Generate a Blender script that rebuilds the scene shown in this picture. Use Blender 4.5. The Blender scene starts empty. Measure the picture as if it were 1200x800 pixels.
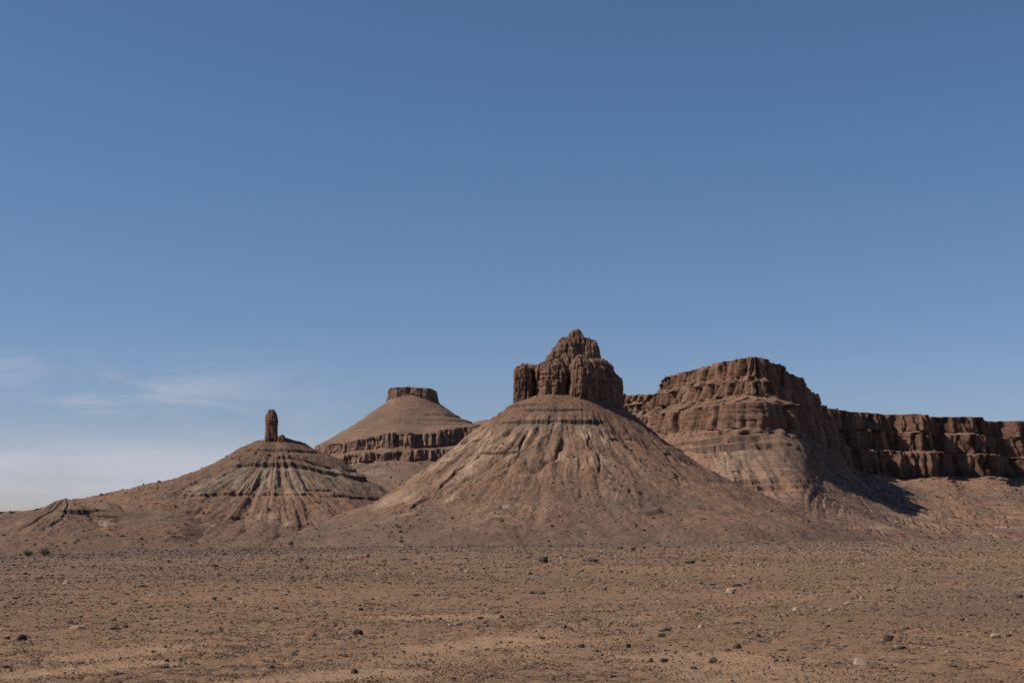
import bpy, math, random
import numpy as np
from mathutils import Vector

# ------------------------------------------------------------------ basics
F = 1667.0                      # focal length in reference pixels (50 mm on 36 mm, 1200 px wide)
HY = 624.0                      # eye level row in the photograph
CAM_Z = 1.7
PITCH = math.atan((HY - 400.0) / F)
CP, SP = math.cos(PITCH), math.sin(PITCH)
f4 = np.float32

def ray(px, py):
    u = (px - 600.0) / F; v = (400.0 - py) / F
    return u, CP - v * SP, SP + v * CP
def at(px, py, Y):
    dx, dy, dz = ray(px, py)
    return np.array([dx / dy * Y, Y, CAM_Z + dz / dy * Y])
def X(px, Y): return float(at(px, HY, Y)[0])
def Z(py, Y): return float(at(600, py, Y)[2])

# ------------------------------------------------------------------ noise
_rs = np.random.RandomState(7)
_perm = np.tile(_rs.permutation(256), 3).astype(np.int32)
_g = _rs.normal(size=(256, 3)); _g /= np.linalg.norm(_g, axis=1)[:, None]; _g = _g.astype(f4)
def perlin(x, y, z=0.0):
    x = np.asarray(x, f4); y = np.asarray(y, f4); z = np.asarray(z, f4)
    x, y, z = np.broadcast_arrays(x, y, z)
    xi = np.floor(x).astype(np.int32); yi = np.floor(y).astype(np.int32); zi = np.floor(z).astype(np.int32)
    xf = x - xi; yf = y - yi; zf = z - zi
    xi &= 255; yi &= 255; zi &= 255
    u = xf*xf*xf*(xf*(xf*6-15)+10); v = yf*yf*yf*(yf*(yf*6-15)+10); w = zf*zf*zf*(zf*(zf*6-15)+10)
    def g(ix, iy, iz, dx, dy, dz):
        h = _perm[_perm[_perm[ix] + iy] + iz]
        G = _g[h]
        return G[..., 0]*dx + G[..., 1]*dy + G[..., 2]*dz
    n000 = g(xi, yi, zi, xf, yf, zf);         n100 = g(xi+1, yi, zi, xf-1, yf, zf)
    n010 = g(xi, yi+1, zi, xf, yf-1, zf);     n110 = g(xi+1, yi+1, zi, xf-1, yf-1, zf)
    n001 = g(xi, yi, zi+1, xf, yf, zf-1);     n101 = g(xi+1, yi, zi+1, xf-1, yf, zf-1)
    n011 = g(xi, yi+1, zi+1, xf, yf-1, zf-1); n111 = g(xi+1, yi+1, zi+1, xf-1, yf-1, zf-1)
    a = n000 + u*(n100-n000); b = n010 + u*(n110-n010)
    c = n001 + u*(n101-n001); d = n011 + u*(n111-n011)
    e = a + v*(b-a); f = c + v*(d-c)
    return (e + w*(f-e)) * 1.6          # roughly -1..1
def fbm(x, y, z=0.0, o=4, lac=2.03, gain=0.5):
    s = 0; a = 1.0; t = 0; k = 1.0
    for i in range(o):
        s = s + a*perlin(np.asarray(x, f4)*k + 17.3*i, np.asarray(y, f4)*k + 5.1*i, np.asarray(z, f4)*k + 9.7*i)
        t += a; a *= gain; k *= lac
    return s / t
def vee(n, w=0.3):                       # narrow V: 1 in the line where the noise crosses zero
    return np.clip(1 - np.abs(n)/w, 0, 1)
_h = np.random.RandomState(99).uniform(-1, 1, 4096).astype(f4)
def hsh(i, j=0, k=0):
    return _h[(np.asarray(i).astype(np.int64)*73 + np.asarray(j).astype(np.int64)*197 + int(k)*31 + 7) % 4096]
def cells(u, row=0, seed=0, soft=0.2):          # jointed rock: random steps along u
    i = np.floor(u); f = u-i; a = hsh(i, row, seed); b = hsh(i+1, row, seed)
    t = np.clip((f-(1-soft))/soft, 0, 1); return a+(b-a)*t
def blocks(u, v, seed=0, soft=0.2):              # beds of different thickness, jointed differently
    v = v + 0.35*np.sin(v*1.7+seed); j = np.floor(v); g = v-j
    a = cells(u+hsh(j, 0, seed+1)*5, j, seed, soft); b = cells(u+hsh(j+1, 0, seed+1)*5, j+1, seed, soft)
    t = np.clip((g-(1-soft))/soft, 0, 1); return a+(b-a)*t
def sstep(a, b, x):
    t = np.clip((np.asarray(x, dtype=float)-a)/(b-a), 0, 1); return t*t*(3-2*t)
def band(x, a, b, s):
    return sstep(a-s, a+s, x) * (1-sstep(b-s, b+s, x))

# ------------------------------------------------------------------ scene / object helpers
scene = bpy.context.scene
COL = scene.collection
def tag(o, label=None, cat=None, group=None, kind=None):
    if label: o['label'] = label
    if cat: o['category'] = cat
    if group: o['group'] = group
    if kind: o['kind'] = kind
    return o
def mesh_obj(name, verts, faces, mat, col=None, smooth=True, parent=None):
    verts = np.asarray(verts, f4).reshape(-1, 3); faces = np.asarray(faces, np.int32)
    k = faces.shape[1]
    me = bpy.data.meshes.new(name)
    me.vertices.add(len(verts)); me.vertices.foreach_set('co', verts.ravel())
    me.loops.add(faces.size); me.loops.foreach_set('vertex_index', faces.ravel())
    me.polygons.add(len(faces))
    me.polygons.foreach_set('loop_start', np.arange(0, faces.size, k, dtype=np.int32))
    me.polygons.foreach_set('use_smooth', np.full(len(faces), smooth))
    me.update(calc_edges=True)
    if col is not None:
        ca = me.color_attributes.new('tint', 'FLOAT_COLOR', 'POINT')
        c4 = np.ones((len(verts), 4), f4); c4[:, :3] = np.asarray(col, f4).reshape(-1, 3)
        ca.data.foreach_set('color', c4.ravel())
    me.materials.append(mat)
    o = bpy.data.objects.new(name, me); COL.objects.link(o)
    if parent is not None: o.parent = parent
    return o
def grid_faces(nt, nu, closed=False, flip=False):
    i = np.arange(nt-1)[:, None]; j = np.arange(nu if closed else nu-1)[None, :]
    jn = (j+1) % nu
    a = i*nu+j; b = i*nu+jn; c = (i+1)*nu+jn; d = (i+1)*nu+j
    q = np.stack([a, d, c, b] if not flip else [a, b, c, d], -1).reshape(-1, 4)
    return q
def normals(P, closed):
    if closed:
        du = np.roll(P, -1, 1) - np.roll(P, 1, 1)
    else:
        du = np.gradient(P, axis=1)
    dt = np.gradient(P, axis=0)
    n = np.cross(dt, du); n /= (np.linalg.norm(n, axis=-1, keepdims=True)+1e-9)
    n[n[..., 2] < -0.2] *= 1
    return n

# ------------------------------------------------------------------ materials
def rock_material(name, scales, bump, var=0.3, rough=0.95, strata=None, bdist=1.0):
    m = bpy.data.materials.new(name); m.use_nodes = True
    nt = m.node_tree; N = nt.nodes; L = nt.links
    b = N['Principled BSDF']; b.inputs['Roughness'].default_value = rough
    b.inputs['Specular IOR Level'].default_value = 0.12
    at_ = N.new('ShaderNodeAttribute'); at_.attribute_name = 'tint'
    tc = N.new('ShaderNodeTexCoord')
    prev = at_.outputs['Color']; h = None
    for i, s in enumerate(scales):
        n = N.new('ShaderNodeTexNoise'); n.inputs['Scale'].default_value = s
        n.inputs['Detail'].default_value = 6; n.inputs['Roughness'].default_value = 0.7
        L.new(tc.outputs['Object'], n.inputs['Vector'])
        r = N.new('ShaderNodeMapRange'); r.inputs['From Min'].default_value = 0.25; r.inputs['From Max'].default_value = 0.75
        r.inputs['To Min'].default_value = 1-var; r.inputs['To Max'].default_value = 1+var
        L.new(n.outputs['Fac'], r.inputs['Value'])
        mx = N.new('ShaderNodeVectorMath'); mx.operation = 'SCALE'
        L.new(prev, mx.inputs[0]); L.new(r.outputs[0], mx.inputs['Scale']); prev = mx.outputs[0]
        if h is None: h = n.outputs['Fac']
        else:
            ad = N.new('ShaderNodeMath'); ad.operation = 'MULTIPLY_ADD'; ad.inputs[1].default_value = 0.5
            L.new(n.outputs['Fac'], ad.inputs[0]); L.new(h, ad.inputs[2]); h = ad.outputs[0]
    if strata:
        mp = N.new('ShaderNodeMapping'); mp.inputs['Scale'].default_value = (0.012, 0.012, strata)
        n = N.new('ShaderNodeTexNoise'); n.inputs['Scale'].default_value = 1; n.inputs['Detail'].default_value = 4
        L.new(tc.outputs['Object'], mp.inputs['Vector']); L.new(mp.outputs[0], n.inputs['Vector'])
        r = N.new('ShaderNodeMapRange'); r.inputs['From Min'].default_value = 0.3; r.inputs['From Max'].default_value = 0.7
        r.inputs['To Min'].default_value = 0.82; r.inputs['To Max'].default_value = 1.15
        L.new(n.outputs['Fac'], r.inputs['Value'])
        mx = N.new('ShaderNodeVectorMath'); mx.operation = 'SCALE'
        L.new(prev, mx.inputs[0]); L.new(r.outputs[0], mx.inputs['Scale']); prev = mx.outputs[0]
    L.new(prev, b.inputs['Base Color'])
    bp = N.new('ShaderNodeBump'); bp.inputs['Strength'].default_value = bump; bp.inputs['Distance'].default_value = bdist
    L.new(h, bp.inputs['Height']); L.new(bp.outputs[0], b.inputs['Normal'])
    return m
M_HILL = rock_material('weathered_slope', [0.1, 0.33, 1.0], 0.9, 0.3, bdist=3.5)
M_CLIFF = rock_material('sandstone_cliff', [0.12, 0.6], 0.85, 0.3, strata=0.3, bdist=3.0)
M_GROUND = rock_material('stony_desert_floor', [3.5, 13.0, 34.0], 0.95, 0.3, bdist=0.07)

C = lambda r, g, b: np.array([r, g, b], f4)
TALUS  = C(.232, .134, .088)
TALUS2 = C(.170, .107, .077)
PALE   = C(.405, .288, .198)
GREEN  = C(.220, .165, .120)
ROCK   = C(.165, .092, .062)
ROCKD  = C(.072, .048, .039)
CAPR   = C(.185, .125, .098)
PINK   = C(.265, .158, .115)
def mix(a, b, t):
    t = np.clip(np.asarray(t, f4), 0, 1)[..., None]
    return a*(1-t) + b*t

# ------------------------------------------------------------------ ground level far away
def crest(ang):      # distance of the low crest of the gravel plain along an azimuth
    p = np.array([-2600, 0, 120, 300, 600, 900, 1200, 4000.]); v = np.array([95, 112, 128, 165, 205, 290, 350, 420.])
    return np.interp(600 + F*np.tan(np.clip(ang, -1.1, 1.1)), p, v)
def depth(ang):
    p = np.array([-2600, 0, 200, 600, 1200, 4000.]); v = np.array([34, 30, 24, 17, 17, 17.])
    return np.interp(600 + F*np.tan(np.clip(ang, -1.1, 1.1)), p, v)
def ground_z(x, y):
    x = np.asarray(x, float); y = np.asarray(y, float)
    r = np.hypot(x, y); a = np.arctan2(x, y)
    c = crest(a); D = depth(a)
    q = np.maximum(r - c, 0)
    w = np.exp(-(np.maximum(np.abs(a)-1.2, 0))*3)
    z = -D*(1-np.exp(-(q**1.3)*0.011/D))*w
    near = 1-sstep(250, 500, r)
    z = z + near*(0.10*fbm(x*0.045, y*0.045, 3.1, 3)*sstep(10, 40, r) + 0.035*fbm(x*0.4, y*0.4, 1.7, 3))
    z = z + sstep(500, 1500, r)*4*fbm(x*0.002, y*0.002, 0.4, 3)*sstep(0.03, 0.2, np.abs(a)+0.05)
    return z

# ------------------------------------------------------------------ radial buttes
def butte(name, cx, cy, tables, n_front, n_back, radii_t, top_z_fill=None, fine=None, colour=None, terr=None, label=None, cat=None, front=100, rough=1.0, mat=None):
    """tables: {phi_deg: [(r, z), ...]} ; every table has the same number of knots. phi 0 faces -Y, -90 is -X."""
    phis = sorted(tables)
    K = len(tables[phis[0]])
    arr = np.array([tables[p] for p in phis], float)       # (n, K, 2)
    pf = np.linspace(-front, front, n_front, endpoint=False); pb = np.linspace(front, 360-front, n_back, endpoint=False)
    phi = np.concatenate([pf, pb])
    ph_p = np.array([phis[-1]-360] + phis + [phis[0]+360], float); arr_p = np.concatenate([arr[-1:], arr, arr[:1]])
    phw = (phi + 180) % 360 - 180
    # smooth interpolation over phi
    idx = np.clip(np.searchsorted(ph_p, phw, side='right')-1, 0, len(ph_p)-2)
    tt = (phw-ph_p[idx])/(ph_p[idx+1]-ph_p[idx]); tt = tt*tt*(3-2*tt)
    Kn = arr_p[idx]*(1-tt)[:, None, None] + arr_p[idx+1]*tt[:, None, None]    # (nu, K, 2)
    ts = radii_t
    k = np.clip(np.floor(ts).astype(int), 0, K-2); ft = (ts-k)
    R = Kn[:, k, 0]*(1-ft) + Kn[:, k+1, 0]*ft; Zz = Kn[:, k, 1]*(1-ft)+Kn[:, k+1, 1]*ft
    R = R.T; Zz = Zz.T                                       # (nt, nu)
    PH = np.radians(phi)[None, :] + 0*R
    return PH, R, Zz, phi
def ts_for(counts):
    out = []
    for i, c in enumerate(counts):
        out.append(i + np.arange(c)/c)
    out.append(np.array([float(len(counts))]))
    return np.concatenate(out)
def terrace(z, z0, h, drop, m):
    """hard layer at z0: ground below is cut back so that a riser of about `drop` stands under the layer"""
    x = z - z0
    d = np.where(x > 0, 0, np.where(x > -h*0.06, x/(h*0.06), np.where(x > -h, -(x+h)/(h*0.94), 0)))
    return z + m*d*drop       # d in -1..0
def cart(PH, R, cx, cy):
    return cx + R*np.sin(PH), cy - R*np.cos(PH)

SCREE = []
def finish(name, x, y, z, col, closed, mat, label, cat=None, kind='structure', flip=False):
    if name in ('hill', 'mesa'):
        sl_, _ = slope_of(x, y, z, closed)
        vis = (y < 3700) & (np.abs(x) < 0.40*y) & (sl_ < 0.42) & (z > ground_z(x, y)+0.5)
        # area of each cell so that the stones lie evenly over the ground
        ar = np.hypot(np.gradient(x, axis=0), np.gradient(y, axis=0))*np.hypot(np.gradient(x, axis=1), np.gradient(y, axis=1))
        cl_ = np.clip(0.35+1.3*fbm(x*.012, y*.012, 3, 3)+0.9*fbm(x*.06, y*.06, 8, 2), 0.03, 2)
        wgt = (vis*np.minimum(ar, 60)*cl_).ravel()
        tot = wgt.sum()
        nn_ = int(min(tot*0.022, 16000))
        if nn_ > 50:
            rs_ = np.random.RandomState(int(abs(x.mean())) % 9999)
            ii = rs_.choice(wgt.size, nn_, p=wgt/tot)
            SCREE.append((x.ravel()[ii], y.ravel()[ii], z.ravel()[ii], col.reshape(-1, 3)[ii]))
    P = np.stack([x, y, z], -1)
    o = mesh_obj(name, P, grid_faces(P.shape[0], P.shape[1], closed, flip), mat, col)
    tag(o, label, cat, None, kind)
    return o
def slope_of(x, y, z, closed):
    n = normals(np.stack([x, y, z], -1).astype(f4), closed)
    return 1-np.abs(n[..., 2]), n

def common_slope_noise(PH, R, x, y, z, amp, seed, lam=16.0, r0=None):
    """gully network that runs down the fall line"""
    r0 = r0 or float(np.median(R))
    s = PH*r0
    warp = fbm(x*0.009+seed, y*0.009, z*0.009, 4)*46
    g1 = vee(perlin((s+warp)/(lam*2.8), R/(lam*9)+seed, seed), 0.30)**1.5
    g2 = vee(perlin((s+warp*0.8)/(lam*1.1), R/(lam*4.2)+seed*2, seed+3), 0.34)*sstep(-.35, .25, perlin(x*0.011, y*0.011, seed+9))
    g3 = vee(perlin((s+warp*0.5)/(lam*0.45), R/(lam*2.2)+seed*3, seed+5), 0.4)*sstep(-.2, .4, perlin(x*0.017, y*0.017, seed+19))
    return -(g1*1.3+g2*0.6+g3*0.22)*amp, g1, g2, g3

# ================================================================== central butte (castle hill)
def central():
    cx, cy = X(665, 2000), 2000.0; s = 2000/F*1.0
    def T(l): return [(r*s, zz*s+CAM_Z) for r, zz in l]
    tabs = {
        -90: T([(0,156),(50,156),(67,148),(84,135),(107,119),(130,102),(170,71),(225,34),(290,10),(380,-12),(430,-22)]),
        -40: T([(0,158),(42,158),(60,149),(78,135),(102,114),(130,92),(166,64),(215,33),(275,10),(350,-9),(400,-22)]),
         0:  T([(0,161),(30,159),(46,154),(64,140),(88,117),(120,88),(160,57),(205,32),(260,10),(330,-8),(380,-20)]),
         40: T([(0,159),(35,157),(54,148),(73,132),(98,110),(128,86),(174,57),(225,32),(280,12),(340,-5),(400,-20)]),
         90: T([(0,154),(50,154),(68,146),(90,127),(118,107),(152,83),(192,60),(255,31),(310,7),(380,-8),(440,-22)]),
        -180:T([(0,156),(50,156),(67,148),(84,135),(107,119),(140,95),(170,71),(225,34),(290,10),(380,-12),(430,-22)]),
    }
    ts = ts_for([6, 20, 24, 44, 56, 62, 66, 66, 46, 30])
    PH, R, z, phi = butte('', cx, cy, tabs, 1250, 160, ts, front=112)
    x, y = cart(PH, R, cx, cy)
    hz = (z-CAM_Z)/s
    spur = fbm(np.sin(PH)*2.6+4, np.cos(PH)*2.6, R/s/260, 3)+0.5*fbm(np.sin(PH)*7+4, np.cos(PH)*7, R/s/160, 3)
    R = R*(1+0.11*spur*band(R/s, 75, 330, 30)*np.cos(np.clip(PH, -1.5, 1.5))**0.5)
    x, y = cart(PH, R, cx, cy)
    w = np.minimum(sstep(160, 140, hz)*0+1, sstep(45, 80, R/s))
    up = band(hz, 5, 132, 8)
    d, g1, g2, g3 = common_slope_noise(PH, R, x, y, z, 3.4, 2.2, lam=15, r0=150*s)
    lowfade = 0.25+0.75*sstep(4, 60, hz)
    z = z + d*w*lowfade*(0.5+0.9*band(hz, 62, 122, 14))
    z = z + w*(fbm(x*0.01, y*0.01, 1.3, 4)*6.5 + fbm(x*0.06, y*0.06, 7.7, 4)*2.3 + np.maximum(fbm(x*0.2, y*0.2, 2.2, 3), -.1)*1.5) - w*vee(perlin(PH*150*s/7+fbm(x*.03, y*.03, 2, 3)*3, R/42, 3.3), .3)*band(hz, 14, 132, 8)*1.3*sstep(-.3, .3, perlin(x*.02, y*.02, 5))
    # a deep ravine on the left flank, running down to the left foot
    phd = np.degrees((PH+math.pi) % (2*math.pi)-math.pi)
    # hard layers
    br = fbm(x*0.012, y*0.012, 4.4, 3); br2 = fbm(x*0.05, y*0.05, 8.4, 3)
    hz = (z-CAM_Z)/s
    z0 = CAM_Z+125*s + br2*2.0
    m1 = np.clip(sstep(-58, -46, phd)*(1-sstep(22, 36, phd)) + 0.2*sstep(0, .3, br), 0, 1)
    m1 = m1*(0.35+0.65*sstep(-0.3, 0.15, fbm(x*0.02, y*0.02, 44, 3)))
    z = terrace(z, z0, 12, 4.6, m1)
    z = terrace(z, CAM_Z+139*s+br2*2, 9, 3.0, sstep(-0.1, 0.2, br+0.1))
    z = terrace(z, CAM_Z+146*s+br2*2, 8, 2.8, sstep(-0.3, 0.1, br2+0.1))
    z = terrace(z, CAM_Z+88*s + br2*5, 9, 3.0, sstep(0.12, 0.3, br+0.4*br2))
    z = terrace(z, CAM_Z+104*s + br2*4, 9, 3.5, sstep(0.1, 0.3, -br+0.5*br2))
    z = terrace(z, CAM_Z+40*s + br2*7, 9, 3.6, sstep(0.22, 0.4, fbm(x*0.012+9, y*0.012, 2, 3)+0.3*br2))
    # isolated outcrops
    for (ppx, ppy, Yd, rad, hh) in [(762, 577, 1720, 15, 8), (580, 616, 1690, 9, 4), (757, 573, 1735, 9, 6), (700, 553, 1740, 8, 3), (572, 600, 1720, 13, 5), (548, 512, 1960, 6, 3)]:
        q = at(ppx, ppy, Yd); dd = np.hypot((x-q[0])*0.7, (y-q[1])*1.3)
        b = np.clip(1-dd/rad*(1+0.5*br2), 0, 1)
        z = z + hh*sstep(0.0, 0.45, b)*(0.7+0.6*br2)
    # ravine
    sx = (x-cx)/s; 
    rv = vee((phd+50) + 11*fbm(R*0.02, 0.3, 5, 3) - (R/s-150)*0.045, 1.1)*band(R/s, 135, 245, 14)
    rv2 = vee((phd+28) + 8*fbm(R*0.02, 1.3, 5, 3) + (R/s-150)*0.03, 1.0)*band(R/s, 105, 165, 8)
    rv3 = vee((phd-14) + 8*fbm(R*0.02, 2.3, 5, 3) - (R/s-150)*0.05, 1.0)*band(R/s, 95, 200, 12)
    z = z - rv*6.5 - rv2*4 - rv3*4
    gz = ground_z(x, y)
    foot = sstep(330, 440, R/s)
    z = z*(1-foot) + (gz-3)*foot
    # colour
    sl, n = slope_of(x, y, z, True)
    hz = (z-CAM_Z)/s
    big = fbm(x*0.006, y*0.006, 9.1, 4); md = fbm(x*0.03, y*0.03, 3.3, 4); fi = fbm(x*0.2, y*0.2, 5.5, 3)
    stk = fbm((PH*150*s)/20+fbm(x*.012,y*.012,0,3)*3.2, R/70, 0.7, 5, gain=.6)      # streaks down the slope
    c = mix(TALUS, TALUS2, sstep(-0.25, 0.4, big+0.3*md))
    c = mix(c, C(.25,.155,.095), sstep(0.1, 0.5, md)*0.5)
    # pale badland streaks
    pm = band(hz, 66, 128, 12)*sstep(-0.05, 0.3, stk+0.25*md-0.02*np.abs(phd+15)/10)*(1-0.45*sstep(20, 60, phd))
    pl = band(phd, -95, -38, 8)*band(hz, 58, 116, 14)*sstep(-0.35, 0.15, stk)
    c = mix(c, PALE, np.clip(pm*0.85+pl*0.9, 0, 1)*0.8)
    c = mix(c, GREEN*0.9, band(hz, 115, 125, 4)*m1*0.8)
    c = mix(c, GREEN, band(hz, 88, 113, 8)*band(phd, -25, 25, 12)*sstep(-0.1, .3, -stk)*0.4)
    pl2 = band(hz, 18, 42, 8)*sstep(0.05, 0.35, fbm(x*0.012+3, y*0.012, 5, 3)+0.3*stk)*band(phd, -75, -8, 10)
    c = mix(c, PALE, pl2*0.75)
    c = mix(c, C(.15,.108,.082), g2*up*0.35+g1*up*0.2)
    c = mix(c, ROCK, band(hz, 128, 170, 4)*0.35)
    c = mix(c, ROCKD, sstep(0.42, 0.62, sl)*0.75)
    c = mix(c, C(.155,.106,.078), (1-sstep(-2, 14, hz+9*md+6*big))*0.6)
    sk2 = fbm((PH*150*s)/8+fbm(x*.02,y*.02,0,3)*4, R/38, 10.7, 4, gain=.6)
    c = c*(1+0.20*sk2*up+0.24*fi+0.16*md)[..., None]
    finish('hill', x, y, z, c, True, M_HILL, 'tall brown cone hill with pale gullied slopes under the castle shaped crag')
central()

# ================================================================== rock lobes (crag, pillar)
def lobe(px0, px1, ptop, pbase, Y, depth_px=None, n=150, m=140, seed=0.0, p=5.0, q=2.4, flute=0.13, name='buttress', parent=None, origin=None, taper=0.08, col=ROCK, lean=0.0, groove=1.0, rot=0.0):
    sc = Y/F
    cx = X((px0+px1)/2, Y); w = (px1-px0)/2*sc; dpt = (depth_px*sc if depth_px else w)
    zt = Z(ptop, Y); zb = Z(pbase, Y)-7
    H = zt-zb
    th = np.linspace(0, 2*math.pi, n, endpoint=False)
    t1 = np.linspace(0, 1, m)                       # 0 at top
    h = 1 - t1**1.0                                  # height fraction
    # more rings close to the rounded top
    h = np.concatenate([1-np.linspace(0, 1, 24)**2*0.12, np.linspace(0.88, 0, m)[1:]])
    prof = np.clip(1-np.clip(h, 0, 1)**(p*1.6), 0, 1)**(1/q)*(1+taper*(1-h))
    TH, HH = np.meshgrid(th, h); PR = np.repeat(prof[:, None], n, 1)
    c, sn = np.cos(TH), np.sin(TH)
    k = 3.6
    sup = 1/(np.abs(c)**k+np.abs(sn)**k)**(1/k)
    ux, uy = c*sup, sn*sup
    zz = zb+HH*H
    bx = cx+ux*w*PR; by = Y+uy*dpt*PR
    cr0, sr0 = math.cos(math.radians(rot)), math.sin(math.radians(rot))
    ux, uy, w, dpt = (ux*w*cr0-uy*dpt*sr0), (ux*w*sr0+uy*dpt*cr0), 1.0, 1.0
    arc = TH*(R_:=math.sqrt(abs((px1-px0)/2*sc*(depth_px or (px1-px0)/2)*sc)))+fbm(bx/10, by/10+seed, zz/22, 3)*3.0
    ck = cells(arc/5.2, 0, int(seed*7), .3)+0.6*cells(arc/2.3, 1, int(seed*5), .35); bk = blocks(arc/3.4, zz/5.5+fbm(bx/20, by/20, seed, 2), int(seed*3), .25)
    bed = hsh(np.floor(zz/3.1+fbm(bx/30, by/30, 3, 2)*0.6), 3, int(seed))
    f1 = fbm(bx/8+seed, by/8, zz/50+seed, 4); f2 = vee(perlin(bx/9+seed*3, by/9, zz/90), 0.25)
    f3 = fbm(bx/3.2, by/3.2+seed, zz/16, 3); big = fbm(bx/24+seed, by/24, zz/34, 3)
    led = fbm(bx/70+seed, by/70, zz/3.3, 3); led2 = perlin(bx/60, by/60+seed, zz/9)
    dsp = 1 + flute*(0.9*f1 + 0.55*f3 + 1.5*big) - 0.12*f2*groove + 0.02*np.sign(led)*np.abs(led)**0.6 + 0.042*ck*(0.4+0.6*min(groove, 1)) + 0.052*bk + 0.02*bed
    x = cx+ux*PR*dsp; y = Y+uy*dpt*PR*dsp
    zz = zz + (fbm(x/6, y/6, seed, 3)*2.4 + 2.4*blocks(x/4.2, y/4.2, int(seed)) + 1.0*fbm(x/2.5, y/2.5, seed, 2))*np.clip(HH*4-2.8, 0, 1)
    P = np.stack([x, y, zz], -1)
    nn = normals(P, True)
    fi = fbm(x/4, y/4, zz/3, 4)
    cc = mix(np.broadcast_to(col, P.shape).astype(f4), C(.225,.136,.088), sstep(-.1, .5, f1+0.5*fi)*0.6)
    cc = mix(cc, ROCKD, sstep(0.25, 0.9, f2)*0.7)
    cc = cc*(1+0.16*ck+0.13*bk+0.10*bed)[..., None]
    cc = mix(cc, C(.16,.11,.085), sstep(0.1, 0.5, led+0.3*fi)*0.35)
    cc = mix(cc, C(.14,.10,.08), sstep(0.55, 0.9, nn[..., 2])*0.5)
    P = P.copy()
    org = np.array(origin) if origin is not None else np.zeros(3)
    V = (P-org).reshape(-1, 3)
    F_ = grid_faces(P.shape[0], n, True)
    return mesh_obj(name, V, F_, M_CLIFF, cc, parent=parent)
def crag():
    org = (X(665, 2000), 1985.0, Z(470, 2000))
    root = bpy.data.objects.new('rock_crag', None); root.location = org; COL.objects.link(root)
    tag(root, 'castle shaped reddish rock crag with a pointed summit crowning the tall cone hill', 'rock crag')
    L_ = [
      # x0   x1   top  base  Y    dpx  seed p  name rot q
      (602, 614, 431, 471, 1986, 12, 1.1, 9, 'buttress', 0, 3),
      (607, 623, 427.5, 471, 1990, 15, 2.3, 9, 'buttress', 0, 3),
      (617, 637, 428.5, 470, 2012, 16, 3.7, 10, 'buttress', -10, 3),
      (629, 650, 425, 468, 1994, 20, 4.2, 7, 'buttress', 0, 3),
      (636, 667, 421.5, 466, 1980, 20, 5.9, 3.4, 'buttress', -12, 2.6),
      (668, 693, 417, 466, 1966, 19, 7.7, 2.2, 'buttress', 18, 2.4),
      (681, 703, 421, 470, 1980, 22, 8.1, 4, 'buttress', 30, 2.6),
      (690, 714, 421, 474, 1988, 17, 9.4, 4.5, 'buttress', 34, 3),
      (698, 720, 425, 478, 1996, 16, 10.2, 4, 'buttress', 36, 3),
      (705, 727, 437, 482, 2004, 15, 11.6, 4, 'buttress', 38, 3),
      (640, 652, 415, 440, 2000, 9, 12.1, 4, 'pinnacle', 10, 2.6),
      (645, 661, 408, 440, 1999, 12, 13.8, 3.2, 'pinnacle', 0, 2.6),
      (650, 677, 397, 450, 1998, 15, 14.5, 3.6, 'pinnacle', 0, 2.4),
      (660, 692, 386, 455, 2001, 14, 15.2, 2.0, 'pinnacle', 15, 2.1),
      (656, 678, 413, 455, 1986, 12, 16.9, 3, 'pinnacle', 0, 2.6),
      (667, 681, 398, 450, 1992, 8, 16.2, 2.2, 'pinnacle', 20, 2.4),
      (684, 692, 394.5, 450, 2001, 8, 17.4, 3, 'pinnacle', 0, 2.6),
      (684, 703, 396, 450, 2000, 12, 18.3, 3.6, 'pinnacle', 20, 2.6),
      (676, 704, 406, 455, 2003, 16, 19.3, 3, 'pinnacle', 20, 2.6),
    ]
    for (a, b, t, bs, Y, d, sd, p, nm, rt, q) in L_:
        lobe(a, b, t, bs, Y, d, seed=sd, p=p, q=q, name=nm, parent=root, origin=org, rot=rt, flute=.115, groove=0.35 if rt >= 30 else 1.15)
    return root
crag()
def pillar():
    Y = 2120.0; org = (X(315, Y), Y, Z(514, Y))
    root = bpy.data.objects.new('rock_pillar', None); root.location = org; COL.objects.link(root)
    tag(root, 'slender freestanding rock pillar balanced on top of the lower left hill', 'rock pillar')
    lobe(308.0, 322.2, 485, 508, Y, 6.6, seed=31.0, p=8, q=3, name='shaft', parent=root, origin=org, flute=0.07, taper=-0.05, groove=.5)
    lobe(308.9, 321.2, 481.0, 492, Y, 6.0, seed=33.0, p=2.6, q=2.6, name='cap_rock', parent=root, origin=org, flute=0.07, taper=0, groove=.4)
    lobe(309.0, 320.8, 500, 521, Y, 6.0, seed=35.0, p=8, name='pedestal', parent=root, origin=org, flute=0.12, taper=0.55, groove=.8)
    Y2 = 2116.0
    org2 = (X(328, Y2), Y2, Z(511, Y2))
    o = lobe(323.5, 333, 510.0, 514, Y2, 4.5, n=48, m=40, seed=41, p=2.2, name='boulder', origin=org2, flute=0.15)
    o.location = org2
    tag(o, 'low dark boulder lying beside the foot of the slender rock pillar', 'boulder')
pillar()

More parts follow.
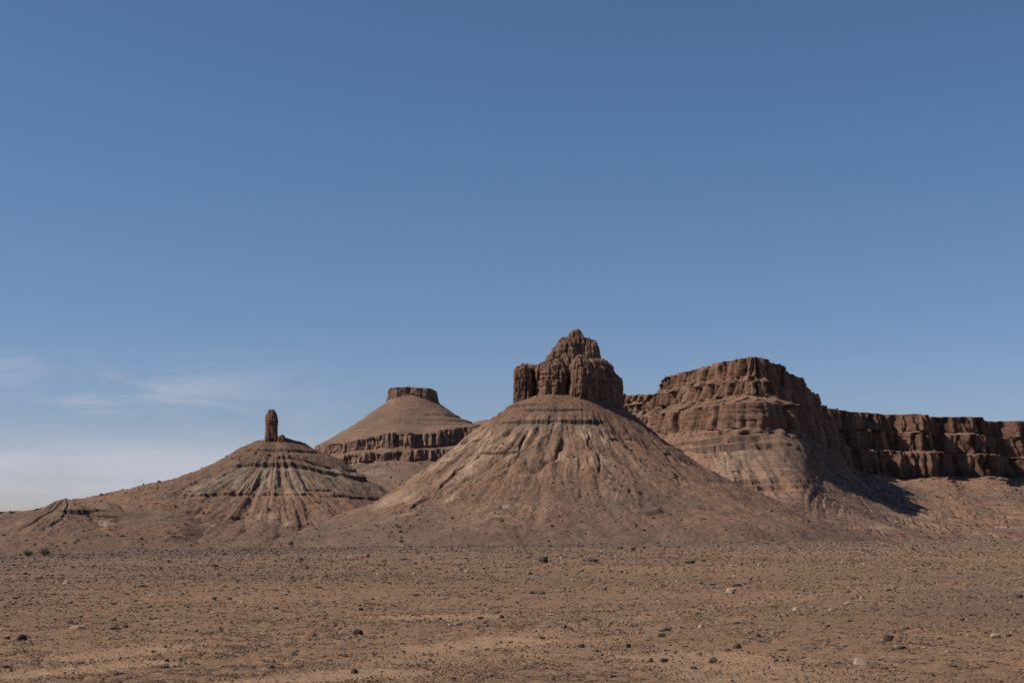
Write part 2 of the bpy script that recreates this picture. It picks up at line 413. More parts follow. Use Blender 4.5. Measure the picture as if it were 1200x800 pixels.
# ================================================================== left butte (pillar hill)
def left_hill():
    cx, cy = X(322, 2130), 2130.0; s = 2130/F
    def T(l): return [(r*s, zz*s+CAM_Z) for r, zz in l]
    tabs = {
        -90: T([(0,112),(9,109),(24,107),(42,99),(72,80),(112,64),(160,51),(225,38),(310,21),(410,-1),(520,-30)]),
        -45: T([(0,112),(9,109),(22,104),(38,92),(66,74),(98,57),(142,41),(200,25),(285,7),(390,-10),(500,-28)]),
         0:  T([(0,112),(8,109),(18,102),(34,88),(54,70),(80,50),(112,31),(155,13),(215,-4),(275,-14),(340,-26)]),
         45: T([(0,112),(10,109),(24,103),(42,90),(64,72),(88,52),(116,35),(150,19),(205,0),(265,-13),(330,-26)]),
         90: T([(0,112),(12,110),(30,105),(50,93),(78,80),(102,64),(124,50),(160,30),(215,8),(265,-8),(330,-24)]),
        -180:T([(0,112),(9,109),(24,104),(42,95),(70,80),(110,60),(150,42),(200,25),(260,4),(330,-12),(400,-26)]),
    }
    ts = ts_for([4, 12, 26, 46, 50, 50, 52, 52, 42, 26])
    PH, R, z, phi = butte('', cx, cy, tabs, 1050, 140, ts, front=112)
    x, y = cart(PH, R, cx, cy)
    phd = np.degrees((PH+math.pi) % (2*math.pi)-math.pi)
    hz = (z-CAM_Z)/s
    spur = fbm(np.sin(PH)*3.1+14, np.cos(PH)*3.1, R/s/200, 3)+0.7*fbm(np.sin(PH)*8+4, np.cos(PH)*8, R/s/120, 3)
    R = R*(1+0.17*spur*band(R/s, 36, 270, 16)*np.cos(np.clip(PH, -1.5, 1.5))**0.5)
    x, y = cart(PH, R, cx, cy)
    w = sstep(8, 30, R/s)
    d, g1, g2, g3 = common_slope_noise(PH, R, x, y, z, 2.5, 5.1, lam=15, r0=90*s)
    bad = band(hz, 38, 78, 5)*band(phd, -48, 95, 12)
    z = z + d*w*(0.35+0.65*bad)*(0.2+0.8*sstep(-5, 30, hz))
    z = z + w*(fbm(x*0.011, y*0.011, 6.3, 4)*6 + fbm(x*0.06, y*0.06, 2.7, 4)*2.4 + np.maximum(fbm(x*0.2, y*0.2, 2.2, 3), -.1)*1.4)
    br = fbm(x*0.012, y*0.012, 14.4, 3); br2 = fbm(x*0.05, y*0.05, 18.4, 3)
    mfront = sstep(-52, -35, phd)*(1-sstep(115, 130, phd))
    dip = -15*sstep(28, 90, phd)-3*sstep(-10, -50, phd)
    brk = sstep(-0.35, 0.1, fbm(x*0.022, y*0.022, 64, 3))
    z = terrace(z, CAM_Z+(79+dip)*s+br2*2.6, 12, 5.2, mfront*(0.45+0.55*brk))
    z = terrace(z, CAM_Z+(87+dip)*s+br2*2.6, 8, 3.6, mfront*sstep(-10, 20, phd)*brk)
    z = terrace(z, CAM_Z+(43+0.3*dip)*s+br2*3.5, 9, 3.4, mfront*sstep(-0.3, 0.15, br+0.7*br2+0.1))
    z = terrace(z, CAM_Z+48*s+br2*2, 5, 2.5, mfront*sstep(0.0, 0.3, -br))
    z = terrace(z, CAM_Z+95*s+br2*2, 8, 3, sstep(-0.2, 0.2, br))
    z = terrace(z, CAM_Z+16*s+br2*6, 8, 4.5, sstep(0.1, 0.3, fbm(x*0.011+4, y*0.011, 2, 3)+0.3*br2))
    gz = ground_z(x, y); lf = sstep(-10, -45, phd); foot = sstep(270+90*lf, 390+110*lf, R/s)
    z = z*(1-foot)+(gz-3)*foot
    sl, n = slope_of(x, y, z, True); hz = (z-CAM_Z)/s
    big = fbm(x*0.006, y*0.006, 19.1, 4); md = fbm(x*0.03, y*0.03, 13.3, 4); fi = fbm(x*0.2, y*0.2, 15.5, 3)
    stk = fbm((PH*110*s)/18+fbm(x*.012,y*.012,0,3)*3, R/60, 10.7, 5, gain=.6)
    c = mix(TALUS, TALUS2, sstep(-0.25, 0.4, big+0.3*md))
    c = mix(c, GREEN*0.98, band(hz, 46, 76, 4)*mfront*sstep(-0.5, 0.2, stk)*0.85)
    c = mix(c, PALE, band(hz, 38, 75, 6)*mfront*sstep(-0.1, 0.5, stk)*0.5)
    c = mix(c, PALE, band(hz, 4, 20, 5)*sstep(0.1, 0.35, fbm(x*0.014+3, y*0.014, 25, 3)+0.3*stk)*0.7)
    c = mix(c, C(.15,.108,.082), g2*bad*0.2)
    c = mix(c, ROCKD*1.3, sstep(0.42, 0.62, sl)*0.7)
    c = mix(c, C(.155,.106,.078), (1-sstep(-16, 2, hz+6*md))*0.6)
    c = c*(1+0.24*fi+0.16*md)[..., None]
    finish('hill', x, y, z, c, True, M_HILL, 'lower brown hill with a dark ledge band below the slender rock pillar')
left_hill()

# ================================================================== small knoll at far left
def knoll():
    Y0 = 1900.0; cx = X(75, Y0); s = Y0/F
    def T(l): return [(r*s, zz*s+CAM_Z) for r, zz in l]
    tabs = {
        -90: T([(0,38),(10,37),(26,29),(60,17),(110,4),(160,-12),(220,-28)]),
         0:  T([(0,40),(10,38),(26,27),(50,13),(80,1),(120,-12),(170,-30)]),
         50: T([(0,38),(16,37),(36,30),(64,13),(105,2),(150,-12),(200,-30)]),
         90: T([(0,38),(20,37),(60,34),(120,25),(190,11),(260,-9),(320,-30)]),
        -180:T([(0,40),(10,38),(26,28),(50,14),(80,2),(120,-12),(170,-30)]),
    }
    ts = ts_for([6, 40, 50, 50, 50, 30])
    PH, R, z, phi = butte('', cx, Y0, tabs, 620, 90, ts, front=115)
    x, y = cart(PH, R, cx, Y0)
    phd = np.degrees((PH+math.pi) % (2*math.pi)-math.pi)
    w = sstep(5, 20, R/s); hz = (z-CAM_Z)/s
    R = R*(1+0.16*fbm(np.sin(PH)*3.1+4, np.cos(PH)*3.1, R/s/90, 4)*band(R/s, 20, 200, 12)); x, y = cart(PH, R, cx, Y0)
    d, g1, g2, g3 = common_slope_noise(PH, R, x, y, z, 2.8, 8.1, lam=12, r0=60*s)
    z = z + d*w*sstep(-15, 15, hz) + w*(fbm(x*0.013, y*0.013, 26.3, 4)*3.5 + fbm(x*0.07, y*0.07, 22.7, 4)*1.3)
    br2 = fbm(x*0.05, y*0.05, 28.4, 3)
    z = terrace(z, CAM_Z+26*s+br2*3, 10, 6.0, band(phd, 14, 60, 12)*sstep(-.5, .1, fbm(x*.03, y*.03, 5, 3)+.1))
    z = terrace(z, CAM_Z+19*s+br2*3, 6, 3, band(phd, 8, 70, 12)*sstep(-.2, .2, fbm(x*.03, y*.03, 9, 3)))
    gz = ground_z(x, y); foot = sstep(140, 230, R/s); z = z*(1-foot)+(gz-3)*foot
    sl, n = slope_of(x, y, z, True); hz = (z-CAM_Z)/s
    md = fbm(x*0.02, y*0.02, 33.3, 4); fi = fbm(x*0.2, y*0.2, 15.5, 3)
    c = mix(TALUS2, TALUS, sstep(-0.2, 0.4, md))
    c = mix(c, GREEN, band(hz, 10, 36, 5)*sstep(-.2,.3,md)*0.6)
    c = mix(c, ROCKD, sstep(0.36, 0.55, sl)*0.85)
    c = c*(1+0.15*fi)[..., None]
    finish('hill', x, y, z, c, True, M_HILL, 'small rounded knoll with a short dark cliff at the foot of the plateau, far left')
knoll()

# ================================================================== lofted mesas
def cr(knots, us):
    K = len(knots); k = np.clip(np.floor(us).astype(int), 0, K-2); t = (us-k)[:, None]
    g = lambda i: knots[np.clip(i, 0, K-1)]
    p0, p1, p2, p3 = g(k-1), g(k), g(k+1), g(k+2)
    return 0.5*((2*p1)+(-p0+p2)*t+(2*p0-5*p1+4*p2-p3)*t*t+(-p0+3*p1-3*p2+p3)*t**3)
def mesa(name, rim, foot, tiers, prof, colw, ncol, counts, top_in, label, alcove=20, flut=5, seed=0.0, zrim=None, gully=4.0, lam=26, colour=None, top_dir=(0, 1), linear=False, pal=0.3, capc=ROCK, tint=None, postz=None, extra=None, afac=None):
    """rim: (K,2) cliff edge; foot: (K,3); tiers: list of (out offset, z per knot (K,)) ending at the talus head;
       prof: exponent of the concave talus"""
    rim = np.asarray(rim, float); foot = np.asarray(foot, float); K = len(rim)
    # columns spaced by the weight list
    dens = np.asarray(colw, float)
    seg = ncol*dens/dens.sum()
    us = np.concatenate([i+np.arange(int(n))/int(n) for i, n in enumerate(seg)]+[np.array([K-1.0])])
    if linear:
        lin = lambda kn: np.stack([np.interp(us, np.arange(K), kn[:, j]) for j in range(kn.shape[1])], 1)
        Rm = lin(rim)
    else:
        Rm = cr(rim, us)
    Ft = cr(foot, us)
    tg = np.gradient(Rm, axis=0)
    ker = np.ones(41)/41
    tg = np.stack([np.convolve(np.pad(tg[:, j], 20, mode='edge'), ker, 'valid') for j in range(2)], 1)
    out = np.stack([tg[:, 1], -tg[:, 0]], 1); out /= np.linalg.norm(out, axis=1)[:, None]+1e-9
    sgn = np.sign(np.sum(out*(Ft[:, :2]-Rm)))
    out *= sgn
    rows = []; zs = []; kinds = []; tfr = []
    T_ = []
    for (o, zk) in tiers:
        zk = np.broadcast_to(np.asarray(zk, float), (K,))
        T_.append((Rm+out*o, np.interp(us, np.arange(K), zk)))
    # plateau rows (inwards)
    tin = T_[0][0]*0.3 + 0.7*top_in(T_[0][0]) if callable(top_in) else T_[0][0] + np.array(top_in)[None, :]
    seq = [(tin, T_[0][1]+2)] + T_
    rows_xy = []; rows_z = []; kk = []
    for i in range(len(seq)-1):
        c = counts[i]
        for j in range(c):
            t = j/c
            rows_xy.append(seq[i][0]*(1-t)+seq[i+1][0]*t); rows_z.append(seq[i][1]*(1-t)+seq[i+1][1]*t); kk.append(i+t)
    c = counts[len(seq)-1]
    pe = np.interp(us, np.arange(K), np.broadcast_to(np.asarray(prof, float), (K,)))
    hx, hzz = seq[-1]
    for j in range(c+1):
        t = (j/c)**1.15
        rows_xy.append(hx*(1-t)+Ft[:, :2]*t)
        rows_z.append(Ft[:, 2]+(hzz-Ft[:, 2])*(1-t)**pe); kk.append(len(seq)-1+t)
    XY = np.array(rows_xy); z = np.array(rows_z); kk = np.array(kk)
    x, y = XY[..., 0].copy(), XY[..., 1].copy()
    nT = len(seq)-1
    K2 = kk[:, None]+0*x
    cl = np.clip((K2-0.7)/0.3, 0, 1)*np.clip(1-(K2-nT)/0.05, 0, 1)        # cliff weight
    tl = sstep(nT, nT+0.12, K2)                                           # talus weight
    al = fbm(x/(alcove*5)+seed, y/(alcove*5), seed, 3)*2.4; al = np.tanh(al*1.6)
    al2 = fbm(x/(alcove*1.7)+seed, y/(alcove*1.7), z/400+seed, 3)*1.8
    col1 = np.abs(perlin(x/17+seed, y/17, z/150)); col2 = fbm(x/7, y/7+seed, z/40, 3)
    led = 0.6*fbm(x/120, y/120+seed, z/6.0, 3)
    tierid = np.floor(np.clip(K2, 0, nT))
    al3 = perlin(x/(alcove*1.1)+seed+tierid*3.7, y/(alcove*1.1), tierid*5.1)
    rl = np.concatenate([[0], np.cumsum(np.hypot(*np.diff(Rm, axis=0).T))])[None, :]+fbm(x/35+seed, y/35, z/60, 3)*12
    jt = 0.95*cells(rl/21, tierid, 3, .18)+0.6*cells(rl/9.3, tierid, 5, .22)-2.0*vee(perlin(rl/24, tierid*3.3, z/220), .2)+0.16*blocks(rl/7, z/12, 9, .25)+0.10*hsh(np.floor(z/4.2+fbm(x/90, y/90, 4, 2)), 2, 1)
    if afac is not None: af = np.interp(us, np.arange(K), afac)[None, :]; al = al*af; al2 = al2*af; al3 = al3*af
    jt = jt*sstep(0.95, 1.3, K2)
    off = flut*0.75*jt + alcove*(0.9*al+0.45*al2)+ 0.35*alcove*al3 + flut*(1.1*col1-0.5+0.5*col2)+ 1.3*led
    if extra is not None: al = al + (extra(Rm, us)/(0.9*alcove))[None, :]; off = off + extra(Rm, us)[None, :]
    fade = np.clip(1-(K2-nT)/0.35, 0, 1)*np.clip(K2/0.9, 0, 1)
    det = cl
    ox = out[None, :, 0]; oy = out[None, :, 1]
    base = alcove*(0.9*al+0.45*al2)
    x = x + ox*(base*fade + (off-base)*det); y = y + oy*(base*fade+(off-base)*det)
    # talus relief
    us_len = np.concatenate([[0], np.cumsum(np.hypot(*np.diff(Ft[:, :2]*0.5+Rm*0.5, axis=0).T))])[None, :]
    dist = np.hypot(x-Rm[None, :, 0], y-Rm[None, :, 1])
    wp = fbm(x*0.01+seed, y*0.01, 3, 3)*26
    g1 = vee(perlin((us_len+wp)/(lam*2.4), dist/(lam*9), seed), 0.36); g2 = vee(perlin((us_len+wp*.6)/lam, dist/(lam*6), seed+4), 0.4)
    z = z - tl*(g1+0.55*g2)*gully*sstep(-.3, .35, fbm(x*0.006+seed, y*0.006, 9, 2)) + tl*(fbm(x*0.008+seed, y*0.008, 1, 4)*7 + fbm(x*0.05, y*0.05, seed, 4)*2.2+fbm(x*0.2, y*0.2, seed, 3)*0.6)
    z = z + np.clip(1-K2, 0, 1)*fbm(x*0.01, y*0.01, seed, 3)*2 + band(K2, 0.9, nT, 0.1)*fbm(x/9, y/9, seed+7, 3)*2.2
    if postz is not None: z = postz(x, y, z, K2, nT)
    gz = ground_z(x, y); ft_ = sstep(nT+0.75, nT+1.0, K2); z = z*(1-ft_)+(gz-4)*ft_
    sl, n = slope_of(x, y, z, False)
    big = fbm(x*0.005, y*0.005, 19.1+seed, 4); md = fbm(x*0.03, y*0.03, 13.3+seed, 4); fi = fbm(x*0.16, y*0.16, z*0.16, 3)
    stk = fbm((us_len+wp)/12, dist/130, seed+2, 4)
    c = mix(TALUS, TALUS2, sstep(-0.3, 0.35, big+0.3*md))
    c = mix(c, PALE, tl*sstep(0.12, 0.45, stk+0.3*md)*pal)
    rk = np.clip(sstep(0.34, 0.58, sl)*0.9, 0, 1)
    rc = mix(np.broadcast_to(capc, c.shape).astype(f4), C(.225,.130,.084), sstep(-.2, .45, col2+0.6*fi)*0.6)
    rc = mix(rc, ROCKD, sstep(0.62, 1.0, 1-col1*3)*0.55)  # column shadows deepened by darker colour in the flute creases
    rc = mix(rc, C(.15,.10,.078), sstep(0.1, 0.45, led)*0.4)
    crevice_shade = vee(perlin(rl/24, tierid*3.3, z/220), .28)  # shadow painted into the rock colour along the vertical crevices
    rc = rc*(1+0.26*cells(rl/9.3, tierid, 5, .22)+0.16*cells(rl/21, tierid, 3, .18)-0.5*crevice_shade)[..., None]
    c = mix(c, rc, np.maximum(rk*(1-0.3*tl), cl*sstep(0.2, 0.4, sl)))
    if colour is not None: c = colour(x, y, z, c, sl, stk, md)
    c = c*(1+0.15*fi+0.1*md)[..., None]
    if tint is not None: c = c*np.asarray(tint, f4)
    o = finish('mesa' if name is None else name, x, y, z, c, False, M_CLIFF if alcove > 0 else M_HILL, label, flip=(sgn < 0))
    return o

# right mesa
def right_mesa():
    rim = [(40, 3010), (190, 2950), (290, 2905), (311, 2850), (360, 2690), (432, 2505), (515, 2681), (582, 2873), (666, 3171), (790, 3540), (972, 3690), (1184, 3796), (1440, 4000), (2000, 4250), (2700, 4400)]
    zr   = np.array([285, 284, 283, 313, 314, 312, 312, 312, 312, 310, 308, 308, 310, 300, 300.])
    a2   = zr-np.array([14, 14, 14, 26, 30, 36, 40, 42, 44, 44, 44, 44, 46, 44, 44.])
    a3   = a2-np.array([8, 8, 8, 9, 10, 10, 8, 5, 5, 5, 5, 5, 5, 5, 5])
    b2   = np.array([247, 247, 247, 252, 248, 243, 230, 225, 220, 215, 212, 210, 210, 206, 206.])
    b3   = b2-np.array([20, 20, 20, 22, 21, 18, 12, 6, 5, 5, 5, 5, 5, 5, 5])
    c2   = np.array([190, 190, 190, 192, 188, 180, 172, 165, 162, 156, 140, 148, 152, 150, 150.])
    foot = []
    fp = [(640, 3000), (690, 2650), (740, 2380), (800, 2150), (860, 1960), (925, 1840), (990, 1830), (1050, 1880), (1110, 1950), (1170, 2020), (1240, 2100), (1330, 2180), (1450, 2260), (1700, 2400), (2050, 2500)]
    for (p, Y) in fp:
        xx = X(p, Y); foot.append((xx, Y, float(ground_z(xx, Y))-6))
    prof = [1.6, 1.6, 1.6, 1.55, 1.55, 1.6, 1.5, 1.32, 1.25, 1.25, 1.45, 1.6, 1.7, 1.7, 1.7]
    cw = [1, 1.5, 3, 4, 5, 5, 4, 4, 4.5, 5, 5, 5, 5, 1.2]
    def postz(x, y, z, K2, nT):
        # grey ledgy spur in front of the prow
        m = np.exp(-(((x-at(862, 500, 2400)[0])/60)**2))*np.clip(sstep(nT, nT+0.05, K2), 0, 1)
        b2_ = fbm(x*0.04, y*0.04, 3, 3)
        z = z - m*(vee(perlin(x/26, y/160, 4.4), .4)*9+vee(perlin(x/11, y/90, 7.4), .4)*3.5)*band(z, 60, 165, 12)
        for zz, h, d in [(176, 10, 8), (163, 10, 9), (150, 12, 11), (84, 8, 6), (75, 10, 8)]:
            z = terrace(z, zz+b2_*3, h, d, np.clip(m*1.6*sstep(-0.45, 0.05, fbm(x*.03, y*.03, zz, 3)+0.1), 0, 1))
        b3_ = fbm(x*0.011, y*0.011, 13, 3)
        z = terrace(z, 40+b2_*6, 8, 3.5, sstep(0.15, 0.35, b3_+0.3*b2_)*sstep(nT, nT+0.05, K2))
        return z
    def extra(Rm_, us_):
        px = 600+F*Rm_[:, 0]/Rm_[:, 1]
        e = 0.8*np.interp(px, [1015, 1045, 1062, 1080, 1096, 1108, 1122, 1138, 1152, 1168, 1184, 1200, 1222, 1250, 1270, 1300, 1330], [0, -20, 30, 34, -26, -30, 34, 36, -26, -34, 32, 30, -30, 34, -30, 30, 0])
        return e*(us_ > 9.2)
    def colour(x, y, z, c, sl, stk, md):
        m = np.exp(-(((x-at(868, 500, 2350)[0])/46)**2))
        g = band(z, 70, 178, 10)*sstep(0.3, 0.7, m+0.15*md)
        c2_ = mix(c, GREEN*1.0, g*sstep(165, 125, z)*0.45*(sl < 0.45)*sstep(-.5, .1, md))
        c2_ = mix(c2_, PALE, g*sstep(0.05, 0.35, stk)*band(z, 84, 140, 8)*0.4)
        c2_ = mix(c2_, PALE, band(z, 8, 34, 8)*sstep(0.1, 0.35, fbm(x*0.006, y*0.012, 41, 3)+0.2*stk)*0.7)
        c2_ = mix(c2_, ROCKD, sstep(0.45, 0.65, sl)*band(z, 60, 170, 6)*0.6)
        st_ = np.clip(perlin(x/300, y/300, z/3.6)*1.8, 0, 1)*sstep(-.25, .15, fbm(x/40, y/40, z/12, 3))
        c2_ = mix(c2_, ROCKD*1.15, st_*band(z, 142, 178, 3)*sstep(.25, .6, m)*0.8)
        c2_ = mix(c2_, ROCKD*1.2, st_*band(z, 66, 88, 4)*sstep(.3, .6, m)*0.7)
        return c2_
    mesa(None, rim, foot,
         [(0, zr), (5, a2), (15, a3), (21, b2), (54, b3), (62, c2)],
         prof, cw, 1500, [14, 34, 8, 34, 20, 44, 220], lambda r: np.stack([np.where(r[:, 0] < 800, 600, 600+(r[:, 0]-800)*0.9), 3900+np.clip(r[:, 0]-600, 0, 2500)*0.6], 1),
         'long right mesa with tiered red cliffs, its steep prow lit on one side and shadowed on the other', alcove=13, flut=8, seed=3.3, gully=3.6, lam=24, extra=extra, afac=[.4, .4, .4, .45, .45, .7, 1, 1.2, 1.2, 1.2, 1, 1, 1, 1, 1], colour=colour, linear=False, pal=0.2, postz=postz)
right_mesa()

# table mesa with its terraced bench
def table():
    Y0 = 4000.0; cx = X(482, Y0); s = Y0/F
    def T(l): return [(r*s, zz*s+CAM_Z) for r, zz in l]
    # knots: centre, cap edge, cap foot, cone ..., bench edge, cliff foot, ledge, cliff2 foot, slope, foot
    tabs = {
        -90: T([(0,169),(27.5,168),(30,152),(56,134),(84,115.5),(112,97),(115,89),(128,83),(131,74),(200,48),(300,5),(400,-20)]),
        -45: T([(0,169),(25,168),(27,155),(50,136),(80,117),(112,99),(114,87),(128,82),(130,73),(190,50),(300,5),(400,-20)]),
         0:  T([(0,169),(16,168),(18,160),(48,136),(84,118),(118,105),(120,91),(134,86),(136,76),(190,50),(300,5),(400,-20)]),
         50: T([(0,169),(24,167),(26,154),(56,134),(90,122),(130,117),(132,98),(148,95),(150,84),(210,55),(320,5),(420,-20)]),
         90: T([(0,169),(29,164),(32,150),(50,138),(70,127),(96,136),(100,118),(112,108),(116,90),(200,55),(330,5),(430,-20)]),
        -180:T([(0,169),(27,168),(30,152),(56,135),(84,115),(140,104),(142,95),(160,92),(162,82),(220,50),(320,5),(400,-20)]),
    }
    ts = ts_for([6, 30, 28, 28, 26, 28, 10, 22, 50, 60, 16])
    PH, R, z, phi = butte('', cx, Y0, tabs, 1250, 110, ts, front=105)
    t2 = ts[:, None]+0*R
    x, y = cart(PH, R, cx, Y0)
    capw = band(t2, 1, 2, 0.12); clw = np.maximum(band(t2, 5, 6, .1), band(t2, 7, 8, .1)); bench = sstep(4.2, 5, t2)
    fl = np.abs(perlin(x/22, y/22, z/150)); f2 = fbm(x/9, y/9, z/40, 3)
    bg = fbm(x/120, y/120, 5.5, 3)
    tid = np.floor(t2)
    al_ = fbm(x/60, y/60, 2.5+0*x, 3)
    rl = PH*np.median(R, axis=1, keepdims=True)+fbm(x/40, y/40, z/60, 3)*16
    jt = cells(rl/24, tid, 3, .2)+0.6*cells(rl/10, tid, 5, .25)+0.35*blocks(rl/9, z/10, 7)
    dr = capw*(5*fl-2+5*f2+8*al_+5*jt) + clw*(5*fl-2+7*f2+14*al_+6*jt)*(1-0.85*sstep(-50, -80, np.degrees((PH+math.pi) % (2*math.pi)-math.pi))) + bench*(bg*18*(1-sstep(8.5, 10, t2)))+ clw*7*perlin(x/40+tid, y/40, tid*3)
    R2 = R+dr
    x, y = cart(PH, R2, cx, Y0)
    cone = band(t2, 2.1, 5, .1)
    br2 = fbm(x*0.02, y*0.02, 28.4, 3); phd = np.degrees((PH+math.pi) % (2*math.pi)-math.pi)
    z = z + cone*(fbm(x*0.02, y*0.02, 1, 4)*3) + sstep(8, 9, t2)*(fbm(x*0.008, y*0.008, 3, 4)*14)
    z = z + capw*0 + band(t2, 0.3, 1.0, .2)*(fbm(x*0.04, y*0.04, 6, 3)*5)
    z = z + (np.maximum(band(t2, 4.8, 6, .3), band(t2, 6.6, 8, .3)))*(fbm(x/150, y/150, 7.5+tid*0.6, 3)*20+fbm(x/30, y/30, tid*3, 3)*8)*(1-0.9*sstep(-50, -78, phd))
    for zz in (134, 127, 122):
        z = terrace(z, CAM_Z+zz*s+br2*4, 11, 4.5, cone*sstep(-0.3, 0.2, fbm(x*.006, y*.006, zz, 3)+0.15))
    for zz in (70, 60):
        z = terrace(z, CAM_Z+zz*s+br2*8, 14, 8, sstep(8, 8.5, t2)*sstep(0, 0.3, fbm(x*.004, y*.004, zz, 3)))
    gz = ground_z(x, y); foot = sstep(10, 11, t2); z = z*(1-foot)+(gz-5)*foot
    sl, n = slope_of(x, y, z, True)
    md = fbm(x*0.012, y*0.012, 33.3, 4); fi = fbm(x*0.1, y*0.1, z*0.1, 3)
    c = mix(C(.190,.118,.080), C(.150,.098,.070), sstep(-.2,.3,md))
    c = mix(c, mix(np.broadcast_to(C(.215,.130,.090), c.shape).astype(f4), C(.125,.084,.065), sstep(.6, 1, 1-fl*3)), np.maximum(capw, clw)*0.85)
    c = mix(c, C(.13,.095,.078), sstep(0.4, 0.6, sl)*(cone)*0.8)
    c = mix(c, PALE*0.75, sstep(8.2, 8.6, t2)*sstep(.1,.4, md+0.3*fi)*0.5)
    c = mix(c, C(.16,.11,.085), (1-sstep(.8, 1, t2))*0.7)
    c = c*(1+0.14*fi)[..., None]*np.array([1.0, 1.0, 1.03], f4)  # slightly bluer: distance haze put into the colour
    finish('mesa', x, y, z, c, True, M_CLIFF, 'distant flat topped table mesa on a broad cone above two terraced cliff bands')
table()

# low plateau far to the left
def far_plateau():
    pts = [(-420, 604, 3900), (-200, 602, 3800), (-60, 600, 3700), (30, 599, 3600), (62, 594, 3500), (100, 588.5, 3450), (132, 583, 3400), (170, 578, 3350), (204, 570.5, 3300), (214, 559, 3250), (245, 549, 3200), (285, 541, 3180), (340, 535, 3200)]
    rim = [(X(p, Y), Y) for p, _, Y in pts]; zr = np.array([Z(q, Y) for _, q, Y in pts])
    foot = []
    for p, q, Y in pts:
        Yf = 2250.0; pp = 40+(p-40)*0.8; foot.append((X(pp, Yf), Yf, float(ground_z(X(pp, Yf), Yf))-6))
    mesa(None, rim, foot, [(0, zr), (3, zr-14), (12, zr-18), (14, zr-21)], 1.1, [1, 2, 4, 4, 4, 4, 4, 4, 4, 3, 3, 2], 760, [8, 16, 5, 6, 110], (0, 800),
         'low distant plateau with a thin dark cliff rim, stretching out behind the small knoll', alcove=8, flut=4, seed=7.7, gully=3, lam=30, capc=CAPR, pal=0.15, tint=(1, 1, 1.05))  # bluish tint is painted distance haze
far_plateau()

# ================================================================== ground
def px_ground(px, py):
    dx, dy, dz = ray(px, py)
    t = CAM_Z/(-dz) if dz < -1e-5 else 4000
    t = min(t, 400)
    for _ in range(6):
        gz = float(ground_z(dx*t, dy*t))
        if dz < -1e-5: t = t + 0.8*((CAM_Z-gz)/(-dz)-t)
    return dx*t, dy*t
def pl_dist(x, y, pts):
    d = np.full(x.shape, 1e9)
    for (a, b) in zip(pts[:-1], pts[1:]):
        ax, ay = a; bx, by = b; vx, vy = bx-ax, by-ay; L2 = vx*vx+vy*vy
        t = np.clip(((x-ax)*vx+(y-ay)*vy)/L2, 0, 1)
        d = np.minimum(d, np.hypot(x-ax-t*vx, y-ay-t*vy))
    return d
TR1 = [px_ground(*p) for p in [(1300, 668), (1200, 676), (1000, 692), (860, 708), (720, 728), (600, 748), (470, 770), (350, 790), (200, 822)]]
TR2 = [px_ground(*p) for p in [(1300, 682), (1200, 691), (1020, 707), (880, 722), (740, 742), (640, 762), (540, 785), (430, 812)]]
SANDY = [([(85, 770), (150, 762), (200, 756)], 0.5), ([(10, 792), (90, 784), (170, 777)], 0.5), ([(300, 797), (400, 790), (460, 786)], 0.4), ([(500, 758), (600, 750)], 0.6), ([(820, 770), (900, 790)], 1.2), ([(470, 723), (530, 722)], 0.9)]
SANDY = [([px_ground(*p) for p in l], w) for l, w in SANDY]
def sand_mask(x, y):
    n = fbm(x*0.5, y*0.5, 2.5, 3); n2 = fbm(x*0.08, y*0.08, 6.5, 2)
    m = 0.6*sstep(0.85, 0.2, pl_dist(x, y, TR1)+0.55*n)+0.5*sstep(0.7, 0.2, pl_dist(x, y, TR2)+0.7*n)
    for l, w in SANDY: m = m + 0.95*sstep(w*1.6, w*0.5, pl_dist(x, y, l)+0.5*n*w*1.6)
    return np.clip(m*(0.85+0.5*n2+0.3*n), 0, 1)
